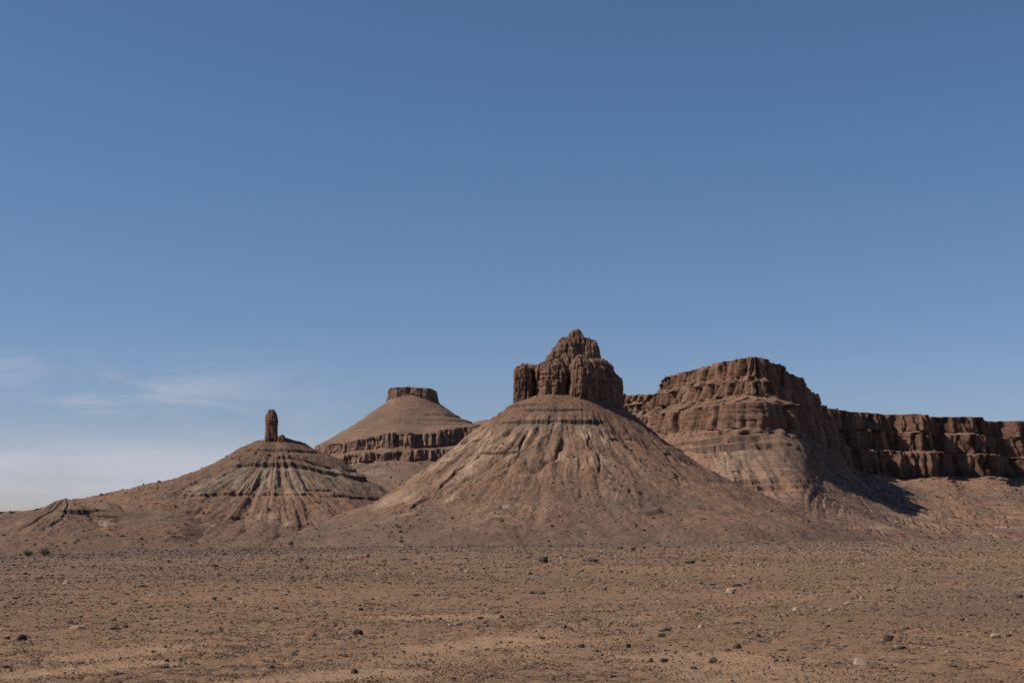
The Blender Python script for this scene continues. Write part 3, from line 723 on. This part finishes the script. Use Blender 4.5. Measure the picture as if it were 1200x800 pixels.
def ground():
    offs = np.concatenate([np.arange(300, 100, -1.2), np.arange(100, 4.6, -0.34)])
    r = np.concatenate([[0.3, 1, 2.5, 4.5, 6.5, 8.2], F*CAM_Z/offs])
    r = np.unique(np.round(r[r < 650], 4))
    r = np.concatenate([r, np.geomspace(680, 42000, 60)])
    fr = np.linspace(-25, 25, 1150, endpoint=False); bk = np.linspace(25, 335, 220, endpoint=False)
    th = np.radians(np.concatenate([fr, bk]))
    R, TH = np.meshgrid(r, th, indexing='ij')
    x = R*np.sin(TH); y = R*np.cos(TH)
    z = ground_z(x, y)
    sm = sand_mask(x, y)*(R < 300)
    nr = 1-sstep(60, 220, R)
    rough = (fbm(x*1.4, y*1.4, 3.3, 4)*0.022 + np.maximum(perlin(x*4.6, y*4.6, 1.0), 0)*0.035)*(1-0.8*sm)*nr*sstep(6, 14, R)
    rough = rough + (fbm(x*.5, y*.5, 8, 3)*0.06)*sstep(40, 120, R)*(1-sstep(300, 400, R))*(1-0.7*sm)
    z = z + rough - 0.02*sm
    big = fbm(x*0.035, y*0.06, 1.1, 4); md = fbm(x*0.3, y*0.3, 4.1, 4); fi = fbm(x*2.2, y*2.2, 5.1, 3)
    tan_ = C(.270, .159, .092); br = C(.205, .125, .077); gry = C(.122, .088, .067); sand = C(.42, .262, .158)
    c = mix(np.broadcast_to(tan_, x.shape+(3,)).astype(f4), br, sstep(-0.3, 0.4, big+0.3*md))
    px_ = 600+F*np.tan(np.clip(TH, -1.2, 1.2)*(np.abs(TH) < 1.2))
    rel = R/crest(np.arctan2(x, y))
    far = sstep(0.25, 0.62, rel+0.10*big+0.05*md)
    c = mix(c, C(.190,.124,.083), far*0.8)
    c = mix(c, gry, sstep(0.62, 0.92, rel+0.12*big)*(0.85-0.55*sstep(700, 900, px_)))
    c = mix(c, gry, (px_ > 950)*sstep(980, 1150, px_)*band(R, 30, 55, 8)*sstep(-.3, .2, big)*0.7)
    c = mix(c, sand, sm*0.65)
    c = mix(c, C(.155,.12,.095), sstep(500, 900, R)*0.85)
    c = mix(c, C(.26,.17,.11), sstep(500, 900, R)*sstep(.1,.4,fbm(x*.003, y*.006, 77, 3))*0.6)
    c = c*(1+0.14*fi+0.08*md)[..., None]
    o = finish('ground', x, y, z, c, True, M_GROUND, 'brown stony desert plain')
    return o
ground()

# ================================================================== stones
def stone_material(name, base, var):
    m = bpy.data.materials.new(name); m.use_nodes = True
    N = m.node_tree.nodes; L = m.node_tree.links; b = N['Principled BSDF']
    b.inputs['Roughness'].default_value = 0.9; b.inputs['Specular IOR Level'].default_value = 0.2
    tc = N.new('ShaderNodeTexCoord'); n = N.new('ShaderNodeTexNoise'); n.inputs['Scale'].default_value = 9; n.inputs['Detail'].default_value = 7
    L.new(tc.outputs['Object'], n.inputs['Vector'])
    cr_ = N.new('ShaderNodeValToRGB'); cr_.color_ramp.elements[0].position = 0.35; cr_.color_ramp.elements[1].position = 0.7
    cr_.color_ramp.elements[0].color = (*[v*(1-var) for v in base], 1); cr_.color_ramp.elements[1].color = (*[v*(1+var) for v in base], 1)
    L.new(n.outputs['Fac'], cr_.inputs[0]); L.new(cr_.outputs[0], b.inputs['Base Color'])
    n2 = N.new('ShaderNodeTexNoise'); n2.inputs['Scale'].default_value = 28; n2.inputs['Detail'].default_value = 5
    L.new(tc.outputs['Object'], n2.inputs['Vector'])
    bp = N.new('ShaderNodeBump'); bp.inputs['Strength'].default_value = 0.6; bp.inputs['Distance'].default_value = 0.02
    L.new(n2.outputs['Fac'], bp.inputs['Height']); L.new(bp.outputs[0], b.inputs['Normal'])
    return m
SM = {'dark': stone_material('dark_varnished_stone', (.072, .050, .038), .35),
      'brown': stone_material('brown_stone', (.19, .128, .09), .3),
      'light': stone_material('pale_tan_stone', (.36, .26, .185), .2),
      'reddish': stone_material('reddish_stone', (.25, .135, .09), .25),
      'grey': stone_material('grey_stone', (.165, .118, .088), .25)}
import bmesh
def rock_mesh(seed, kind, cuts=11, sub=3):
    """angular stone: a sphere cut by random planes; unit half-width about 1"""
    rnd = random.Random(seed)
    bm = bmesh.new(); bmesh.ops.create_icosphere(bm, subdivisions=sub, radius=1.0)
    V = np.array([v.co[:] for v in bm.verts]); V /= np.linalg.norm(V, axis=1)[:, None]
    dirs = []; 
    for i in range(cuts):
        d = np.array([rnd.gauss(0, 1), rnd.gauss(0, 1), rnd.gauss(0, 1)]); dirs.append((d/np.linalg.norm(d), rnd.uniform(.55, .88)))
    dirs.append((np.array([0, 0, 1.0]), .6)); dirs.append((np.array([rnd.uniform(-.3, .3), -1, .2]), .7))
    r = np.full(len(V), 1.15)
    for d, k in dirs:
        dt = V@(d/np.linalg.norm(d)); r = np.minimum(r, np.where(dt > 0.05, k/np.maximum(dt, .05), 9))
    P = V*r[:, None]
    P = P*(1+0.05*fbm(P[:, 0]*2+seed, P[:, 1]*2, P[:, 2]*2, 3))[:, None]
    sx, sy, sz = {'slab': (1.15, .85, .36), 'block': (1, .9, .85), 'pyramid': (1.05, .9, .9), 'round': (1, .85, .62)}[kind]
    if kind == 'pyramid':
        k = np.clip(1-(P[:, 2]+.2)*0.65, .15, 1.1); P[:, 0] *= k; P[:, 1] *= k
    P *= np.array([sx, sy, sz])
    P[:, :2] /= np.abs(P[:, 0]).max()
    for v, p in zip(bm.verts, P): v.co = p
    bm.verts.index_update()
    return bm
proto = {}
def get_mesh(kind, tone, i):
    key = (kind, tone, i)
    if key not in proto:
        bm = rock_mesh(hash((kind, i)) % 1000 if False else {'slab': 11, 'block': 37, 'pyramid': 61, 'round': 83}[kind]+i*7, kind)
        me = bpy.data.meshes.new('stone'); bm.to_mesh(me); bm.free()
        me.polygons.foreach_set('use_smooth', [False]*len(me.polygons))
        me.materials.append(SM[tone]); proto[key] = me
    return proto[key]

# px, py (foot), width px, shape, tone
HAND = [
 (90,737,19,'slab','light'),(82,731,9,'block','dark'),(130,738,21,'slab','brown'),(147,735,8,'round','dark'),(25,750,14,'block','dark'),(7,749,9,'round','dark'),
 (363,745,12,'block','reddish'),(367,744,6,'block','dark'),(343,769,12,'pyramid','grey'),(318,783,9,'block','grey'),(192,783,14,'slab','dark'),(136,791,13,'slab','dark'),
 (183,728,11,'slab','light'),(212,697,8,'round','brown'),(230,719,12,'slab','reddish'),(132,709,9,'round','dark'),(172,712,12,'slab','brown'),(167,688,13,'slab','dark'),
 (77,684,9,'pyramid','light'),(372,689,10,'slab','dark'),(372,706,9,'round','grey'),(323,714,7,'block','dark'),(251,664,8,'round','dark'),(359,667,6,'block','dark'),
 (352,656,7,'round','dark'),(183,654,7,'round','brown'),(288,645,4,'block','dark'),(333,695,8,'slab','light'),(279,681,8,'slab','dark'),(268,702,7,'round','dark'),
 (230,740,5,'block','dark'),(258,738,8,'pyramid','dark'),(48,666,9,'slab','brown'),(158,729,9,'round','grey'),(252,718,11,'slab','light'),(4,782,12,'slab','dark'),
 (195,774,6,'round','dark'),(420,744,15,'block','dark'),(408,747,8,'slab','light'),(415,787,9,'pyramid','dark'),(405,769,8,'slab','dark'),(488,698,11,'slab','dark'),
 (563,724,13,'slab','reddish'),(583,718,7,'round','dark'),(588,724,8,'pyramid','dark'),(638,659,14,'block','dark'),(695,658,12,'round','dark'),(683,657,6,'block','reddish'),
 (682,758,10,'round','dark'),(663,791,9,'block','reddish'),(679,797,7,'slab','dark'),(775,747,10,'block','dark'),(779,739,17,'slab','brown'),(763,774,7,'pyramid','dark'),
 (780,774,12,'slab','dark'),(660,735,9,'pyramid','grey'),(635,748,9,'slab','dark'),(646,721,11,'slab','light'),(630,696,20,'slab','grey'),(413,654,14,'slab','light'),
 (430,653,9,'block','reddish'),(558,644,9,'slab','light'),(538,668,9,'round','light'),(567,667,5,'block','dark'),(452,680,7,'slab','dark'),(612,783,9,'round','brown'),
 (537,732,10,'round','light'),(423,727,6,'slab','brown'),(732,775,7,'pyramid','brown'),(762,749,8,'pyramid','brown'),(742,644,7,'block','dark'),(755,642,5,'block','dark'),
 (727,643,7,'round','dark'),(695,764,14,'slab','brown'),(860,664,12,'slab','light'),(870,662,5,'block','dark'),(808,660,14,'slab','dark'),(825,658,6,'block','dark'),
 (857,695,13,'block','light'),(865,687,15,'slab','dark'),(891,662,8,'round','light'),(1082,687,10,'slab','light'),(995,707,10,'slab','light'),(933,715,9,'pyramid','light'),
 (990,720,10,'slab','brown'),(908,713,9,'slab','dark'),(997,728,8,'slab','dark'),(864,730,9,'slab','dark'),(1042,751,14,'block','dark'),(1168,748,15,'round','light'),
 (1182,746,9,'round','dark'),(1081,756,9,'slab','dark'),(1057,760,15,'slab','dark'),(1071,767,6,'pyramid','dark'),(1008,779,18,'pyramid','light'),(982,777,10,'slab','grey'),
 (990,773,7,'slab','dark'),(922,774,9,'pyramid','brown'),(910,774,7,'round','dark'),(942,772,9,'round','grey'),(917,763,13,'slab','dark'),(865,760,12,'pyramid','dark'),
 (853,762,10,'slab','dark'),(820,767,9,'round','grey'),(835,775,12,'block','grey'),(803,758,8,'slab','dark'),(992,758,7,'round','dark'),(970,734,9,'slab','dark'),
 (1195,701,9,'block','dark'),(1192,721,13,'slab','dark'),(1128,727,8,'round','dark'),(1073,670,6,'round','dark'),(1070,644,5,'block','dark'),(1003,678,8,'slab','dark'),
 (822,735,9,'pyramid','light'),(1038,784,10,'slab','dark'),(1162,776,13,'slab','brown'),(1094,793,9,'pyramid','dark'),(1118,782,11,'slab','dark'),(1073,773,10,'slab','reddish'),
 (1149,762,7,'round','light'),(813,783,9,'round','grey'),(1064,737,6,'block','dark'),(1102,749,7,'round','dark'),(1156,743,7,'block','dark'),(1079,798,9,'slab','brown'),
]
# mark positions: what in the picture stands above / beside each stretch of the plain
ZONES = [(0, 'below the two desert bushes'), (75, 'below the small knoll'), (150, 'below the low distant plateau'), (235, 'below left foot of the pillar hill'),
         (300, 'below the slender rock pillar'), (350, 'below the dark ledged slope'), (410, 'below the dip between two hills'), (460, 'below the table mesa'),
         (510, 'below the terraced bench'), (565, 'below left flank of castle hill'), (625, 'below left half of the crag'), (670, 'below pointed summit of the crag'),
         (725, 'below right edge of the crag'), (785, 'below the sunlit mesa face'), (865, 'below the prow of the mesa'), (925, 'below the shadowed mesa wall'),
         (1000, 'below the shadow tip on scree'), (1065, 'below near end of right cliff'), (1135, 'below far end of right cliff')]
def zone(px):
    z = ZONES[0][1]
    for a, t in ZONES:
        if px >= a: z = t
    return z
def row(py):
    for lim, t in [(652, 'at horizon edge'), (675, 'far out'), (702, 'halfway out'), (735, 'on nearer plain'), (768, 'in near gravel')]:
        if py < lim: return t
    return 'along picture bottom'
rnd = random.Random(5)
stones = list(HAND)
tries = 0
while len(stones) < 292 and tries < 20000:
    tries += 1
    py = 645+155*rnd.random()**0.9; px = rnd.uniform(2, 1198)
    gx, gy = px_ground(px, py)
    if gy > crest(math.atan2(gx, gy))*0.92: continue
    if float(sand_mask(np.array([gx]), np.array([gy]))[0]) > 0.35: continue
    wpx = rnd.choice([4.5, 5, 5.5, 6, 7, 8])*(0.75+0.35*(py-645)/155)
    if any(abs(px-s_[0]) < (wpx+s_[2])*0.75 and abs(py-s_[1]) < 6 for s_ in stones): continue
    stones.append((px, py, wpx, rnd.choice(['slab', 'slab', 'slab', 'round', 'block', 'pyramid']), rnd.choice(['dark', 'dark', 'dark', 'brown', 'brown', 'light', 'reddish', 'grey'])))
SHN = {'slab': 'flat', 'block': 'blocky', 'pyramid': 'pointed', 'round': 'rounded'}
buckets = {}
for i, s_ in enumerate(stones):
    buckets.setdefault((row(s_[1]), zone(s_[0]), s_[3], s_[4]), []).append(i)
ORD = ['largest', 'second largest', 'third largest', 'fourth largest', 'fifth largest']
labels = {}
for (rw, zn, sh, tn), ids in buckets.items():
    ids.sort(key=lambda i: -stones[i][2]*(1 if stones[i][1] < 640 else 1.0)-stones[i][1]*1e-3)
    for k, i in enumerate(ids):
        labels[i] = f"{SHN[sh]} {tn if tn != 'light' else 'pale'} stone {rw} {zn}" if len(ids) == 1 else f"{ORD[min(k,4)]} {SHN[sh]} {tn if tn != 'light' else 'pale'} stone {rw} {zn}"
stone_spots = []
for i, (px, py, w, sh, tn) in enumerate(stones):
    gx, gy = px_ground(px, py)
    half = w/2*gy/F
    me = get_mesh(sh, tn, i % 5)
    o = bpy.data.objects.new('stone', me); COL.objects.link(o)
    o.scale = (half, half*rnd.uniform(.8, 1.1), half*(rnd.uniform(.95, 1.35) if sh != 'slab' else rnd.uniform(1.0, 1.5)))
    o.rotation_euler = (rnd.uniform(-.12, .12), rnd.uniform(-.12, .12), rnd.uniform(-.5, .5)+(math.pi if rnd.random() < .4 else 0))
    hgt = {'slab': .2, 'block': .45, 'pyramid': .4, 'round': .32}[sh]*half
    o.location = (gx, gy+half*0.5, float(ground_z(gx, gy+half*0.5))+hgt*0.75)
    stone_spots.append((gx, gy, half))
    tag(o, labels[i], 'stone', 'stones lying on the gravel plain')

# the uncountable gravel: one object
def gravel():
    rs = np.random.RandomState(3)
    variants = []
    for s_ in range(14):
        bm = bmesh.new(); bmesh.ops.create_icosphere(bm, subdivisions=1, radius=1.0)
        V = np.array([v.co[:] for v in bm.verts]); Fc = np.array([[v.index for v in f.verts] for f in bm.faces]); bm.free()
        sc = np.array([1.0, rs.uniform(.6, 1), rs.uniform(.35, .85)])
        D = rs.normal(size=(7, 3)); D /= np.linalg.norm(D, axis=1)[:, None]; kk = rs.uniform(.5, .9, 7)
        r = np.full(len(V), 1.1)
        for d, k in zip(D, kk):
            dt = V@d; r = np.minimum(r, np.where(dt > .05, k/np.maximum(dt, .05), 9))
        variants.append((V*r[:, None]*sc, Fc))
    n = 430000
    # positions: uniform-ish over the picture of the plain, denser near
    a = np.radians(rs.uniform(-23.5, 23.5, n))
    off = 7 + 200*rs.rand(n)**1.12                     # pixels under eye level
    r = F*CAM_Z/off
    r = r*(1+0.02*rs.normal(size=n))
    c = crest(a); keep = (r < c*1.05) & (r > 13)
    x = r*np.sin(a); y = r*np.cos(a)
    dens = 0.68+1.1*fbm(x*0.05, y*0.09, 2, 3)+0.9*fbm(x*.4, y*.3, 7, 3)
    keep &= rs.rand(n) < np.clip(dens, .12, 1)*(1-0.88*sand_mask(x, y))
    x, y, r, a = x[keep], y[keep], r[keep], a[keep]; n = len(x)
    wpx = 0.75+rs.exponential(0.8, n); wpx = np.minimum(wpx, 5.4)
    size = wpx/2*r/F*np.clip(1.0+0.0*r, 1, 1)
    size = np.clip(size, 0.008, 0.16+0.0004*r)
    z = ground_z(x, y)+size*0.22
    tones = np.array([[.07,.05,.038],[.12,.08,.058],[.19,.12,.076],[.24,.145,.086],[.34,.245,.17],[.24,.13,.088],[.165,.115,.085]], f4)
    pr = np.array([.30,.24,.16,.10,.06,.07,.07]); pr /= pr.sum()
    tn = tones[rs.choice(len(tones), n, p=pr)]*(0.85+0.3*rs.rand(n, 1))
    allV = []; allF = []; allC = []; base = 0
    vi = rs.randint(0, len(variants), n); rot = rs.rand(n)*2*math.pi
    for k, (V, Fc) in enumerate(variants):
        s_ = np.where(vi == k)[0]
        c_, sn = np.cos(rot[s_]), np.sin(rot[s_])
        vx = (V[None, :, 0]*c_[:, None]-V[None, :, 1]*sn[:, None])*size[s_, None]+x[s_, None]
        vy = (V[None, :, 0]*sn[:, None]+V[None, :, 1]*c_[:, None])*size[s_, None]+y[s_, None]
        vz = V[None, :, 2]*size[s_, None]+z[s_, None]
        P = np.stack([vx, vy, vz], -1).reshape(-1, 3)
        allV.append(P); allC.append(np.repeat(tn[s_], len(V), 0))
        allF.append((Fc[None]+(np.arange(len(s_))*len(V))[:, None, None]+base).reshape(-1, 3)); base += len(P)
    m = rock_material('gravel_stone', [8.0], 0.3, 0.25, bdist=0.01)
    o = mesh_obj('gravel', np.concatenate(allV), np.concatenate(allF), m, np.concatenate(allC), smooth=False)
    tag(o, 'loose small gravel stones strewn over the desert plain', 'gravel', None, 'stuff')
gravel()

def scree():
    rs = np.random.RandomState(12)
    x = np.concatenate([q[0] for q in SCREE]); y = np.concatenate([q[1] for q in SCREE]); z = np.concatenate([q[2] for q in SCREE]); cc = np.concatenate([q[3] for q in SCREE])
    n = len(x); print('scree', n)
    size = np.minimum(0.5+rs.exponential(0.5, n), 3.6)*(y/2000)**0.5
    x = x+rs.normal(0, .8, n); y = y+rs.normal(0, .8, n); z = z+size*0.15
    tone = cc*rs.choice([.4, .55, .75, 1.0], n, p=[.3, .25, .25, .2])[:, None]
    bm = bmesh.new(); bmesh.ops.create_icosphere(bm, subdivisions=1, radius=1.0)
    V = np.array([v.co[:] for v in bm.verts]); Fc = np.array([[v.index for v in f.verts] for f in bm.faces]); bm.free()
    aV = []; 
    rot = rs.rand(n)*2*math.pi; c_, sn = np.cos(rot), np.sin(rot)
    jit = 1+rs.uniform(-.35, .25, (n, len(V))); sc = np.stack([np.ones(n), rs.uniform(.6, 1, n), rs.uniform(.5, 1, n)], 1)
    Vs = V[None]*jit[..., None]*sc[:, None, :]*size[:, None, None]
    P = np.stack([Vs[..., 0]*c_[:, None]-Vs[..., 1]*sn[:, None]+x[:, None], Vs[..., 0]*sn[:, None]+Vs[..., 1]*c_[:, None]+y[:, None], Vs[..., 2]+z[:, None]], -1)
    Fa = Fc[None]+(np.arange(n)*len(V))[:, None, None]
    o = mesh_obj('scree', P.reshape(-1, 3), Fa.reshape(-1, 3), M_CLIFF, np.repeat(tone, len(V), 0), smooth=False)
    tag(o, 'fallen rock debris littering the slopes of the hills and mesa', 'scree', None, 'stuff')
scree()

# ================================================================== two desert bushes
def leaf_mat(name, col):
    m = bpy.data.materials.new(name); m.use_nodes = True
    N = m.node_tree.nodes; L = m.node_tree.links; b = N['Principled BSDF']; b.inputs['Roughness'].default_value = .8
    g = N.new('ShaderNodeNewGeometry'); cr_ = N.new('ShaderNodeValToRGB')
    cr_.color_ramp.elements[0].color = (*[v*.6 for v in col], 1); cr_.color_ramp.elements[1].color = (*[v*1.4 for v in col], 1)
    L.new(g.outputs['Random Per Island'], cr_.inputs[0]); L.new(cr_.outputs[0], b.inputs['Base Color'])
    return m
def bush(px, py, wpx, hpx, Yd, col, seed, label):
    rs = np.random.RandomState(seed)
    gx = X(px, Yd); gz = float(ground_z(gx, Yd)); w = wpx/2*Yd/F; h = hpx*Yd/F
    root = bpy.data.objects.new('desert_bush', None); root.location = (gx, Yd, gz); COL.objects.link(root)
    tag(root, label, 'bush')
    # stems
    V = []; Fc = []; tips = []
    for i in range(26):
        a = rs.uniform(0, 2*math.pi); sp = rs.uniform(.15, 1)**.7
        tip = np.array([math.cos(a)*w*sp, math.sin(a)*w*sp, h*rs.uniform(.5, 1)*(1.1-0.45*sp)])
        mid = tip*np.array([.45, .45, .55])+rs.normal(0, .03, 3)
        pts = [np.zeros(3)-np.array([0, 0, .05]), mid, tip]; rad = [.016, .01, .003]
        b0 = len(V)
        for p, r_ in zip(pts, rad):
            for k in range(5):
                an = k*2*math.pi/5; V.append(p+np.array([math.cos(an)*r_, math.sin(an)*r_, 0]))
        for q in range(2):
            for k in range(5):
                Fc.append([b0+q*5+k, b0+q*5+(k+1) % 5, b0+(q+1)*5+(k+1) % 5, b0+(q+1)*5+k])
        tips += [mid*(1-t)+tip*t for t in np.linspace(.1, 1.05, 8)]
    mb = bpy.data.materials.get('dry_bark') or leaf_mat('dry_bark', (.10, .075, .055))
    mesh_obj('branches', V, Fc, mb, parent=root)
    V = []; Fc = []
    for t in tips:
        for k in range(6):
            p = t+rs.normal(0, .06, 3)*np.array([1, 1, .8]); d1 = rs.normal(size=3); d1 /= np.linalg.norm(d1); d2 = np.cross(d1, rs.normal(size=3)); d2 /= np.linalg.norm(d2)
            b0 = len(V); l = rs.uniform(.02, .04)
            V += [p-d1*l, p+d2*l*.4, p+d1*l, p-d2*l*.4]; Fc.append([b0, b0+1, b0+2, b0+3])
    mesh_obj('foliage', V, Fc, leaf_mat('dusty_leaves', col), smooth=False, parent=root)
bush(53, 652, 13, 11, 104.0, (.075, .082, .045), 4, 'dusty green desert bush at the far left edge of the plain')
bush(34, 652, 11, 8, 103.0, (.11, .085, .055), 9, 'small dry brown desert bush beside the greener one')

# ================================================================== sky, sun, camera
SUN_AZ = math.radians(-99)      # measured from +Y towards +X : left and a little behind the camera
SUN_EL = math.radians(45)
sd = Vector((math.sin(SUN_AZ)*math.cos(SUN_EL), math.cos(SUN_AZ)*math.cos(SUN_EL), math.sin(SUN_EL)))
sun = bpy.data.lights.new('sun', 'SUN'); sun.energy = 5.0; sun.angle = math.radians(0.5); sun.color = (1, .92, .80)
so = bpy.data.objects.new('sun', sun); so.rotation_euler = sd.to_track_quat('Z', 'Y').to_euler(); so.location = (0, 0, 500); COL.objects.link(so)

w = bpy.data.worlds.new('World'); scene.world = w; w.use_nodes = True
nt = w.node_tree; N = nt.nodes; L = nt.links
bg = N['Background']; bg.inputs['Strength'].default_value = 0.075
sky = N.new('ShaderNodeTexSky'); sky.sky_type = 'NISHITA'; sky.sun_disc = False
sky.sun_elevation = SUN_EL; sky.sun_rotation = SUN_AZ; sky.altitude = 900; sky.air_density = 1.0; sky.dust_density = 0.6; sky.ozone_density = 3.5
hs = N.new('ShaderNodeHueSaturation'); hs.inputs['Saturation'].default_value = 1.02; hs.inputs['Value'].default_value = 1.0
L.new(sky.outputs[0], hs.inputs['Color'])
tn_ = N.new('ShaderNodeMix'); tn_.data_type = 'RGBA'; tn_.blend_type = 'MULTIPLY'; tn_.inputs['Factor'].default_value = 1
L.new(hs.outputs[0], tn_.inputs['A']); pass
tc = N.new('ShaderNodeTexCoord'); sp = N.new('ShaderNodeSeparateXYZ'); L.new(tc.outputs['Generated'], sp.inputs[0])
def mr(src, a, b, c=0.0, d=1.0, smooth=True):
    r = N.new('ShaderNodeMapRange'); r.interpolation_type = 'SMOOTHSTEP' if smooth else 'LINEAR'
    r.inputs['From Min'].default_value = a; r.inputs['From Max'].default_value = b; r.inputs['To Min'].default_value = c; r.inputs['To Max'].default_value = d
    L.new(src, r.inputs['Value']); return r.outputs[0]
def mul(a, b, op='MULTIPLY'):
    m = N.new('ShaderNodeMath'); m.operation = op; m.use_clamp = False
    for i, v in enumerate((a, b)):
        if isinstance(v, (int, float)): m.inputs[i].default_value = v
        else: L.new(v, m.inputs[i])
    return m.outputs[0]
def cloud_noise(scale, loc, detail, rough, dist=0.0):
    mp = N.new('ShaderNodeMapping'); mp.inputs['Scale'].default_value = scale; mp.inputs['Location'].default_value = loc
    L.new(tc.outputs['Generated'], mp.inputs[0])
    n = N.new('ShaderNodeTexNoise'); n.inputs['Scale'].default_value = 1; n.inputs['Detail'].default_value = detail; n.inputs['Roughness'].default_value = rough
    n.inputs['Distortion'].default_value = dist
    L.new(mp.outputs[0], n.inputs['Vector']); return n.outputs['Fac']
grd = N.new('ShaderNodeMix'); grd.data_type = 'RGBA'; grd.inputs['A'].default_value = (1.10, .955, 1.09, 1); grd.inputs['B'].default_value = (.92, 1.05, 1.16, 1)
L.new(mr(sp.outputs['Z'], 0.0, 0.26, smooth=False), grd.inputs['Factor']); L.new(grd.outputs['Result'], tn_.inputs['B'])
n1 = cloud_noise((9, 3, 34), (1.3, 0, 2.2), 7, .62, 0.6)
n2 = cloud_noise((3, 2, 10), (4.1, 1, 0.7), 4, .5)
# low veil close to the horizon on the left
veil = mul(mul(mr(sp.outputs['Z'], .012, .028), mr(sp.outputs['Z'], .078, .045)), mr(sp.outputs['X'], -.08, -.22))
veil = mul(veil, mr(mul(n1, n2, 'ADD'), .76, 1.08, .3, 1.0))
wisp = mul(mul(mr(sp.outputs['Z'], .05, .075), mr(sp.outputs['Z'], .135, .09)), mr(sp.outputs['X'], -.08, -.27))
wisp = mul(wisp, mr(mul(n1, mul(n2, .8), 'MULTIPLY_ADD' if False else 'ADD'), .86, 1.12))
fac = mul(mul(veil, .85), mul(wisp, .52), 'ADD')
mxc = N.new('ShaderNodeMix'); mxc.data_type = 'RGBA'
L.new(fac, mxc.inputs['Factor']); L.new(tn_.outputs['Result'], mxc.inputs['A']); mxc.inputs['B'].default_value = (6.9, 7.1, 8.2, 1)
L.new(mxc.outputs['Result'], bg.inputs['Color'])

cam = bpy.data.cameras.new('camera'); cam.lens = 50.0; cam.sensor_width = 36.0; cam.clip_start = 0.1; cam.clip_end = 100000
co = bpy.data.objects.new('camera', cam); co.location = (0, 0, CAM_Z); co.rotation_euler = (math.pi/2+PITCH, 0, 0); COL.objects.link(co)
scene.camera = co
scene.view_settings.view_transform = 'Standard'; scene.view_settings.look = 'None'; scene.view_settings.exposure = 0; scene.view_settings.gamma = 1
